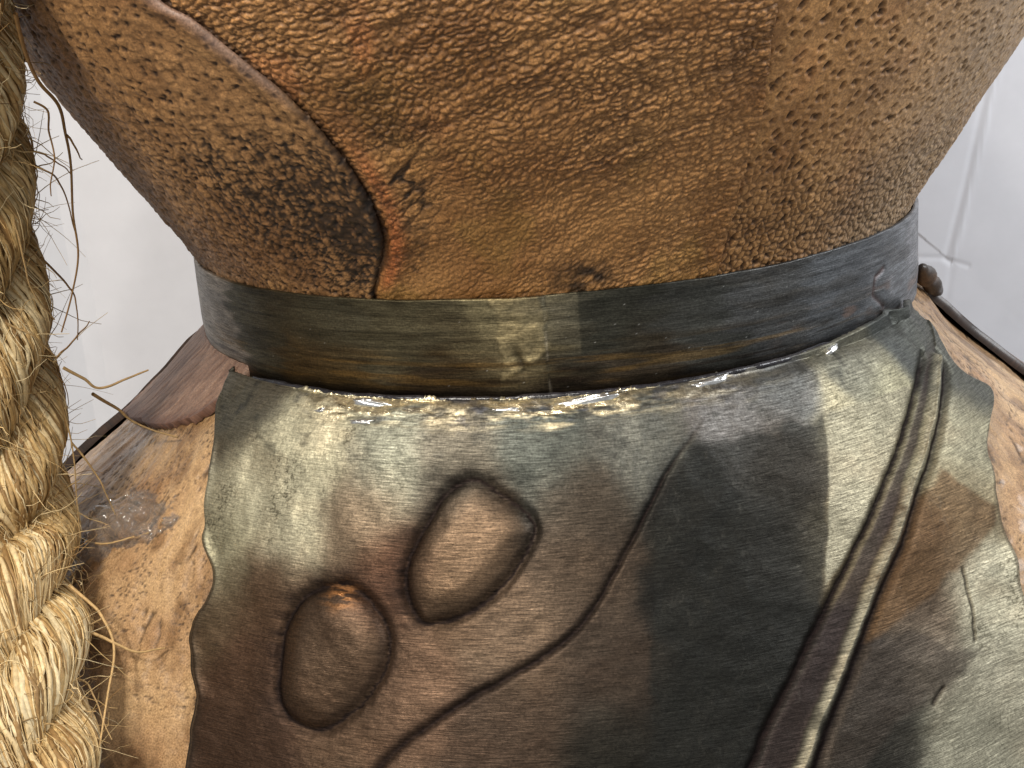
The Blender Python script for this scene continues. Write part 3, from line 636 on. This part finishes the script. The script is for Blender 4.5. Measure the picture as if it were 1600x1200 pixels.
# ------------------------------------------------------------------ neck band
BAND_TONES = [(-62.36,-6.14,125,118,108),(-49.12,-4.15,70,66,52),(-35.58,-2.82,75,72,58),(-20.87,-3.87,78,74,58),(-36.73,-9.73,80,66,42),(-17.2,-10.45,55,45,30),(-8.04,-2.51,105,100,78),(-8.52,-8.13,100,92,70),(-2.4,-2.86,95,92,78),(-3.83,-10.88,35,30,22),(4.79,-4.3,50,50,44),(7.74,-10.31,60,52,42),(16.57,-6.61,62,62,58),(26.21,-4.11,75,75,74),(37.72,-2.92,88,90,92),(55.21,-3.87,100,102,104),(66.86,-3.54,110,110,112)]  # tone points, greyer and paler towards the right end
def build_band():
    ths = spaced((-176, -88, 30), (-88, 84, 900), (84, 183, 30)); zs = np.linspace(-12.9, 0.25, 120)
    TH, Z = np.meshgrid(ths, zs); x = np.radians(TH) * 55
    Z = Z + 0.12 * fbm(x / 7, 0 * x, 600, 3) * sst(-3, 0, Z) + 0.15 * fbm(x / 3, 0 * x, 601, 3) * sst(-10, -12.6, Z)
    h = 0.12 * fbm(x / 9, Z / 6, 602, 3) + 0.02 * fbm(x / 1.5, Z / .8, 603, 3)
    st = x + 3.75 + 0.10 * fbm(Z / 2, 0 * Z, 604)      # lap seam
    h += 0.32 * sst(0.10, -0.10, st) * sst(-14, -4, st)
    patch = signed(x + 1.3 * fbm(x / 2.5, Z / 2.5, 606, 4), Z + 0.9 * fbm(x / 2, Z / 2, 607, 4), np.array([(-10, 1), (-3.8, 1), (-3.8, -6.4), (-6.5, -9.0), (-9.9, -10.6), (-9.0, -6)]))
    pm = sst(-0.25, 0.35, patch)
    h += pm * (0.10 + 0.14 * fbm(x / 1.3, Z / 1.3, 608, 3))
    gouge = np.exp(-(np.hypot((x + 7.0 + 0.3 * (Z + 8)) / 0.5, (Z + 7.6) / 1.5)) ** 2); h -= 0.35 * gouge
    # tab crease at the right end
    dcr, _, _ = seg_dist(x, Z, [(math.radians(50.5) * 55, -9.8), (math.radians(47.5) * 55, -7.6), (math.radians(48.2) * 55, -5.4), (math.radians(50.5) * 55, -4.6)])
    h -= 0.22 * np.exp(-(dcr / 0.45) ** 2); h += 0.35 * np.exp(-(np.hypot((x - math.radians(51.5) * 55) / 2.2, (Z + 7.3) / 2.6)) ** 2)
    c = blend_tones(TH + 5 * fbm(x / 9, Z / 1.6, 609, 3), Z + 0.8 * fbm(x / 6, Z / 2, 610), BAND_TONES, 55, 3.6)
    c = mixc(c, lin(136, 127, 98), 0.9 * pm * (0.6 + 0.5 * fbm(x / 1.5, Z / 1.2, 612)))
    rect = sst(-0.15, 0.15, x - 0.4) * sst(7, 1.5, x - 0.4) * sst(-8.2, -7.2, Z + 0.5 * fbm(x / 3, Z / 2, 615)); c = mixc(c, lin(46, 47, 42), 0.7 * rect)
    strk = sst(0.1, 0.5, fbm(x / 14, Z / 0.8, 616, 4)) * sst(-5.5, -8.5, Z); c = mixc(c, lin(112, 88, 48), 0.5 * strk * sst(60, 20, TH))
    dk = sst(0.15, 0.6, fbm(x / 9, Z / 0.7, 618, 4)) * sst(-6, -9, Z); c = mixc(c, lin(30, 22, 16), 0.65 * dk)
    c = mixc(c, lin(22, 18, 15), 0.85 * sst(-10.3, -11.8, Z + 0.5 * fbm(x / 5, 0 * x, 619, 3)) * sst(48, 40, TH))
    c = mixc(c, lin(58, 50, 36), 0.3 * sst(0.1, 0.6, fbm(x / 8, Z / 2.2, 621, 4)))
    c = c * (1 + 0.55 * fbm(x / 12, Z / 0.45, 640, 4) + 0.25 * fbm(x / 2.5, Z / 0.8, 641, 4) * 1.0)[..., None].clip(0.25, 2)
    spk = worley(x / 1.1, Z / 0.9, 623)[0]; sp = sst(0.07, 0.02, spk) * (hsh(np.floor(x / 1.1), np.floor(Z / 0.9), 5) > 0.93); c = mixc(c, lin(170, 170, 165), 0.6 * sp)
    line = np.exp(-(st / 0.13) ** 2); c = mixc(c, lin(170, 160, 140), 0.28 * line * sst(-0.4, 0.3, vn(Z / 1.2, 0 * Z, 9)))
    c = mixc(c, lin(25, 22, 18), 0.8 * gouge); c = mixc(c, lin(80, 62, 58), 0.7 * np.exp(-(dcr / 0.4) ** 2))
    pink = sst(0.1, 0.6, fbm(x / 5, Z / 1.4, 625, 4)) * sst(25, 34, TH) * sst(-5.5, -7.5, Z); c = mixc(c, lin(116, 96, 84), 0.6 * pink)
    rg = np.clip(0.40 + 0.08 * fbm(x / 6, Z / 2, 630) + 0.1 * pm, 0.25, 0.7)
    P = lift(r_band, np.radians(TH), Z, h)
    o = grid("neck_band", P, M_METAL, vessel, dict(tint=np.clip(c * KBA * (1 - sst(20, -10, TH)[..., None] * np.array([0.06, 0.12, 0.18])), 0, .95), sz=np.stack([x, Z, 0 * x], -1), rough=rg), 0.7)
    o['label'] = "tarnished dark metal band round the neck with a lapped seam"
    return o
KBA = 1.3
band = build_band()

# solder and burnt flux along the joint of band and plate
def build_joint():
    ths = np.linspace(-50, 44, 600); x = np.radians(ths) * 56
    zc = np.interp(ths, [-58, -22, 4, 25, 41, 52], [-12.1, -12.15, -12.15, -11.9, -11.3, -10.8])
    rr = (0.42 + 0.22 * fbm(x / 3, 0 * x, 700, 3)) * (0.4 + 0.6 * sst(-52, -44, ths) * sst(46, 36, ths)); rc = 56.0 + 0.25 * fbm(x / 4, 0 * x, 703)
    V, F = tubes(polar(rc, np.radians(ths), zc)[None], np.clip(rr, .12, 1)[None], 10)
    link_mesh("flux_line", V, F, M_FLUX, band)
    for t, z, r, a, b, tilt in ((-26.4, -12.75, 57.2, 2.6, 0.55, -0.10), (-0.3, -12.75, 57.3, 3.4, 0.5, 0.12), (16.0, -12.3, 57.0, 2.0, 0.42, 0.12),
                                (-27.5, -14.3, 59.3, 1.6, 0.3, 0.05), (-34, -13.6, 58.6, 0.8, 0.25, 0.2), (-9.5, -13.0, 57.8, 1.6, 0.3, 0.05), (35, -11.9, 56.9, 0.8, 0.4, 0.3)):
        n = 40; th_, ph = np.meshgrid(np.linspace(0, 2 * np.pi, n), np.linspace(0, np.pi, 20))
        q = np.stack([np.sin(ph) * np.cos(th_), np.sin(ph) * np.sin(th_), np.cos(ph)], -1)
        w = 1 + 0.35 * fbm(q[..., 0] * 2 + t, q[..., 2] * 2 + q[..., 1], 710, 3)[..., None]
        e = np.abs(q) ** 0.75 * np.sign(q) * np.array([1.2 * a, 0.6, 1.2 * b]) * w
        e = np.stack([e[..., 0], e[..., 1], e[..., 2] + tilt * e[..., 0]], -1)
        tt = math.radians(t); R = np.array([[math.cos(tt), math.sin(tt), 0], [-math.sin(tt), math.cos(tt), 0], [0, 0, 1]])
        # local axes: x tangential, y inward, z up
        X = np.array([math.cos(tt), math.sin(tt), 0]); Y = np.array([-math.sin(tt), math.cos(tt), 0])
        P = e[..., :1] * X + e[..., 1:2] * Y + e[..., 2:] * np.array([0, 0, 1.0]) + polar(np.array(r), np.array(tt), np.array(z))
        grid("solder_bead", P, M_SOLDER, band)
build_joint()

# rolled hide end behind the band at the right
def build_roll():
    t = np.linspace(0, 1, 40); th = np.radians(75 + 9 * t); z = -9.6 - 6.5 * t; r = 55.6 + 3.6 * t ** 1.6
    V, F = tubes(polar(r, th, z)[None], (np.clip(4 * t * (1 - t), 0, 1) ** 0.4 * 1.6 * (1 - 0.25 * t) * (1 + 0.2 * vn(t * 6, 0 * t, 5)) + 0.005)[None], 16)
    S = V[:, 0]; c, h, k = hide_tint(S, V[:, 2], 371, (62, 50, 40), (38, 30, 26))
    link_mesh("hide_roll", V, F, M_HIDE, vessel, dict(tint=c, sz=V, rough=0.55 + 0 * S))
build_roll()

# clear glue where the rope touches the hide
def build_glue():
    ths = np.linspace(-73, -49, 200); zs = np.linspace(-38, -25, 160); TH, Z = np.meshgrid(ths, zs); x = np.radians(TH) * 73
    cx, cz = math.radians(-60.0) * 73, -31.0
    d = np.hypot((x - cx - 0.8 * (Z - cz)) / 10.0, (Z - cz) / 5.2) + 0.40 * fbm(x / 2.5, Z / 2, 800, 4)
    m = sst(1.0, 0.35, d); g1, _ = worley(x / 2.6, Z / 2.2, 803); g2, _ = worley(x / 1.1, Z / 0.95, 806)
    h = -0.6 + m * (1.2 + 1.5 * np.sqrt(np.clip(1 - g1 ** 2, 0, 1)) + 0.8 * np.clip(1 - g2 ** 2, 0, 1) + 0.8 * fbm(x / 3, Z / 2.4, 805, 2))
    P = lift(r_body, np.radians(TH), Z, h)
    keep = (h > -0.45); keep = keep[:-1, :-1] | keep[1:, 1:] | keep[:-1, 1:] | keep[1:, :-1]
    F = grid_faces(*TH.shape).reshape(-1, 4)[keep.ravel()]; u, inv = np.unique(F, return_inverse=True)
    o = link_mesh("glue_blob", P.reshape(-1, 3)[u], inv.reshape(-1, 4), M_GLUE, vessel)
    o['label'] = "shiny clear blob of glue on the hide beside the rope"
build_glue()

# ------------------------------------------------------------------ sisal rope
RNG = np.random.default_rng(7)
rope = tag(empty("sisal_rope"), "thick straw coloured twisted sisal rope hanging at the left with frayed fibres", "rope")
def build_rope():
    ctrl = np.array([(-62,-66,92),(-66,-59,66),(-69.6,-52.5,40),(-73.4,-44.0,24.9),(-75.8,-39.6,8),(-76.6,-38.2,-9.5),(-77.4,-39.8,-29.6),(-73.9,-53.6,-39.8),(-71.0,-67.5,-51),(-67,-82,-64),(-64,-98,-80)], float)
    path = smooth_pts(ctrl, 40)[::-1]
    L = np.concatenate([[0], np.cumsum(np.linalg.norm(np.diff(path, axis=0), axis=1))])
    N = 1100; s = np.linspace(0, L[-1], N); C = np.stack([np.interp(s, L, path[:, i]) for i in range(3)], -1)
    k = np.ones(41) / 41; Cp = np.pad(C, ((20, 20), (0, 0)), 'edge'); C = np.stack([np.convolve(Cp[:, i], k, 'valid') for i in range(3)], -1)
    T = np.gradient(C, axis=0); T /= np.linalg.norm(T, axis=1, keepdims=True)
    A = np.array([1.0, 0, 0]) - T * T[:, :1]; A /= np.linalg.norm(A, axis=1, keepdims=True); B = np.cross(T, A)
    PITCH_R, HR, SA = 49.0, 3.85, 4.45
    dphi = 2 * np.pi / PITCH_R
    PAL = np.array([lin(204, 176, 126), lin(180, 148, 98), lin(220, 200, 158), lin(146, 114, 70), lin(192, 160, 106), lin(212, 188, 142)]) * 0.93
    ROPE_PH = 0.6
    def frames(i, idx):
        ph = dphi * s[idx] + i * 2 * np.pi / 3 + ROPE_PH
        er = np.cos(ph)[:, None] * A[idx] + np.sin(ph)[:, None] * B[idx]; et = -np.sin(ph)[:, None] * A[idx] + np.cos(ph)[:, None] * B[idx]
        return ph, er, et
    allV = []
    for i in range(3):
        Vs, Fs, Ts = [], [], []; off = 0
        # core
        idx = np.arange(0, N, 2); ph, er, et = frames(i, idx); na = 64
        ps = np.linspace(0, 2 * np.pi, na, endpoint=False)
        psi = ps[None] + 0 * s[idx][:, None]; tw = psi + 2.1 * dphi * s[idx][:, None]
        rad = SA * 0.93 + 0.22 * vn(tw * 4.5, s[idx][:, None] / 30 + i * 5, 900) + 0.10 * vn(tw * 10, s[idx][:, None] / 12, 901)
        P = (C[idx] + HR * er)[:, None] + rad[..., None] * (np.cos(psi)[..., None] * er[:, None] + np.sin(psi)[..., None] * et[:, None])
        ii = np.arange(len(idx) - 1)[:, None] * na + np.arange(na)[None]; jj = np.arange(len(idx) - 1)[:, None] * na + (np.arange(na)[None] + 1) % na
        Vs.append(P.reshape(-1, 3)); Fs.append(np.stack([ii, jj, jj + na, ii + na], -1).reshape(-1, 4)); Ts.append(np.tile(lin(150, 116, 70), (P.size // 3, 1))); off += P.size // 3
        # yarns and fibres on the surface
        for cnt, r0, r1, k_, sides, l0, l1, spread in ((96, 0.20, 0.40, 170, 6, 1, 1, 0.14), (700, 0.05, 0.13, 26, 4, 0.06, 0.22, 0.42)):
            ln, rd = [], []
            for q in range(cnt):
                fr = RNG.uniform(l0, l1); a0 = RNG.uniform(0, 1 - fr) if fr < 1 else 0.0
                idf = np.linspace(a0 * (N - 1), (a0 + fr) * (N - 1), k_); id_ = np.clip(np.round(idf).astype(int), 0, N - 1)
                sf = idf / (N - 1) * L[-1]
                phf = dphi * sf + i * 2 * np.pi / 3 + ROPE_PH
                Cf = np.stack([np.interp(sf, s, C[:, m]) for m in range(3)], -1); Af = A[id_]; Bf = B[id_]
                er = np.cos(phf)[:, None] * Af + np.sin(phf)[:, None] * Bf; et = -np.sin(phf)[:, None] * Af + np.cos(phf)[:, None] * Bf
                sd = RNG.integers(1, 9999); wob = RNG.uniform(0.05, 0.22)
                psi = RNG.uniform(0, 2 * np.pi) - (2.1 + RNG.normal(0, 0.06)) * dphi * sf + wob * vn(sf / 6, 0 * sf, int(sd)) + 0.5 * wob * vn(sf / 2, 0 * sf, int(sd) + 3)
                rr = SA + spread * vn(sf / 7, 0 * sf, int(sd) + 1) + (RNG.uniform(-0.1, 0.12) if cnt < 100 else RNG.uniform(0.1, 0.42))
                ln.append(Cf + HR * er + rr[:, None] * (np.cos(psi)[:, None] * er + np.sin(psi)[:, None] * et))
                w = RNG.uniform(r0, r1) * (1 + 0.25 * vn(sf / 5, 0 * sf, int(sd) + 2))
                if fr < 1: w = w * np.sin(np.pi * np.linspace(0.04, 0.96, k_)) ** 0.3
                rd.append(w)
            V, F = tubes(np.array(ln), np.array(rd), sides)
            tc = PAL[RNG.integers(0, len(PAL), cnt)] * RNG.uniform(0.78, 1.06, (cnt, 1))
            Vs.append(V); Fs.append(F + off); Ts.append(np.repeat(tc, k_ * sides, 0)); off += len(V)
        link_mesh("strand", np.vstack(Vs), np.vstack(Fs), M_FIBRE, rope, dict(tint=np.vstack(Ts)))
    # fuzz: short hairs standing off the strands
    ln, rd = [], []; n = 1300
    for q in range(n):
        i0 = RNG.integers(10, N - 10); an = RNG.uniform(-1.9, 0.9)
        er = math.cos(an) * A[i0] + math.sin(an) * B[i0]
        st = C[i0] + er * RNG.uniform(6.6, 8.1); dr = er * RNG.uniform(0.1, 0.9) + T[i0] * RNG.normal(0, 0.9) + RNG.normal(0, 0.5, 3)
        dr /= np.linalg.norm(dr); ln_ = RNG.uniform(1.5, 6.5); t = np.linspace(0, 1, 9)[:, None]; cv = RNG.normal(0, 0.45, 3)
        ln.append(st + dr * ln_ * t + cv * ln_ * t * t * 0.8 + np.stack([0.25 * vn(t[:, 0] * 4 + q, 0 * t[:, 0], m) for m in range(3)], -1)); rd.append(np.linspace(0.065, 0.025, 9) * RNG.uniform(0.6, 1.5))
    V, F = tubes(np.array(ln), np.array(rd), 4)
    tc = PAL[RNG.integers(0, len(PAL), n)] * RNG.uniform(0.6, 1.1, (n, 1))
    tag(link_mesh("fuzz", V, F, M_FIBRE, rope, dict(tint=np.repeat(tc, 36, 0))), kind="stuff")
build_rope()
LOOSE = [[(-59.9,-57.0,38.1),(-60.6,-53.7,33.0),(-60.3,-51.8,29.9),(-59.4,-48.9,27.0),(-60.1,-44.8,23.6),(-60.7,-42.4,19.6),(-62.1,-40.6,13.0),(-62.6,-39.5,7.1),(-64.2,-39.6,2.1),(-66.3,-40.0,-2.7)],
[(-60.0,-44.4,22.9),(-59.7,-42.9,20.9),(-59.6,-41.5,19.5)],
[(-61.6,-50.7,27.7),(-60.4,-49.7,26.4),(-61.4,-47.2,23.8),(-61.2,-47.6,20.4),(-62.4,-47.1,17.3),(-62.4,-46.8,16.1)],
[(-65.3,-43.4,21.3),(-63.1,-42.6,20.3),(-61.2,-41.5,18.0)],[(-65.3,-43.0,19.8),(-63.2,-41.9,17.8),(-62.3,-41.0,14.8),(-62.4,-39.9,9.6)],
[(-66.0,-43.6,8.1),(-64.5,-39.8,3.5),(-63.9,-39.5,0.4),(-64.5,-39.5,-3.9)],[(-66.8,-42.5,-5.5),(-64.9,-39.6,-3.8),(-62.6,-39.1,-1.8)],
[(-66.8,-40.1,-7.3),(-64.5,-39.6,-9.1),(-62.8,-39.2,-10.9),(-59.5,-38.4,-10.1),(-56.3,-37.6,-9.2)],
[(-64.7,-36.0,-12.5),(-62.8,-32.2,-15.9),(-60.0,-31.4,-18.9),(-54.9,-33.0,-20.4)],
[(-66.4,-45.6,-8.5),(-66.8,-42.4,-13.2),(-66.8,-41.8,-18.0),(-67.1,-42.5,-23.2),(-67.5,-43.1,-30.1)],
[(-67.1,-40.8,-17.4),(-64.7,-40.7,-22.2),(-63.8,-40.8,-24.9),(-63.0,-41.0,-28.1)],
[(-68.3,-48.6,-34.5),(-65.6,-49.8,-36.6),(-63.9,-51.2,-38.3),(-62.2,-54.1,-41.2),(-62.2,-59.1,-44.9),(-62.5,-65.7,-49.2)],
[(-65.2,-53.1,-39.4),(-62.0,-53.7,-40.9),(-59.2,-54.2,-42.3),(-56.0,-53.0,-42.5)],[(-67.3,-58.8,-42.8),(-64.9,-58.8,-43.7),(-63.5,-60.8,-45.6),(-61.2,-64.6,-48.9)],
[(-63.8,-61.6,-46.1),(-64.5,-64.7,-47.8),(-64.8,-68.4,-50.0)],[(-63.9,-51.2,-38.3),(-66.0,-53.0,-38.9)],
[(-72.5,-69.6,-41.7),(-70.4,-69.6,-42.6),(-68.1,-68.4,-42.8)],[(-74.1,-60.8,-35.0),(-72.3,-59.7,-35.0),(-72.0,-58.4,-34.1)],
[(-66.7,-49.3,13.8),(-66.6,-48.0,5.5),(-65.2,-45.3,0.2)],[(-69.9,-48.7,1.0),(-67.3,-47.9,-1.1),(-65.8,-45.4,-4.7)],
[(-69.6,-61.0,-37.0),(-68.1,-61.3,-37.9),(-66.9,-60.0,-38.5)],[(-67.4,-59.9,-43.5),(-65.7,-61.7,-45.4),(-63.4,-61.7,-46.2)],
[(-65.7,-42.6,-31.4),(-63.0,-41.0,-31.9),(-58.8,-41.5,-30.9)]]
def build_loose():
    for q, pts in enumerate(LOOSE):
        p = smooth_pts(pts, 8); n = len(p); t = np.linspace(0, 1, n)
        p = p + np.stack([0.12 * vn(t * 6 + q * 3, 0 * t, m) for m in range(3)], -1)
        w = 1.05 * (0.24 if q in (0, 7, 8, 11, 12) else 0.15) * (1 - 0.55 * t)
        V, F = tubes(p[None], w[None], 6)
        c = lin(178, 146, 98) * RNG.uniform(0.5, 1.0) if q > 6 else lin(140, 105, 62) * RNG.uniform(0.5, 0.9)
        link_mesh("loose_fibre", V, F, M_FIBRE, rope, dict(tint=np.tile(c, (len(V), 1))))
build_loose()
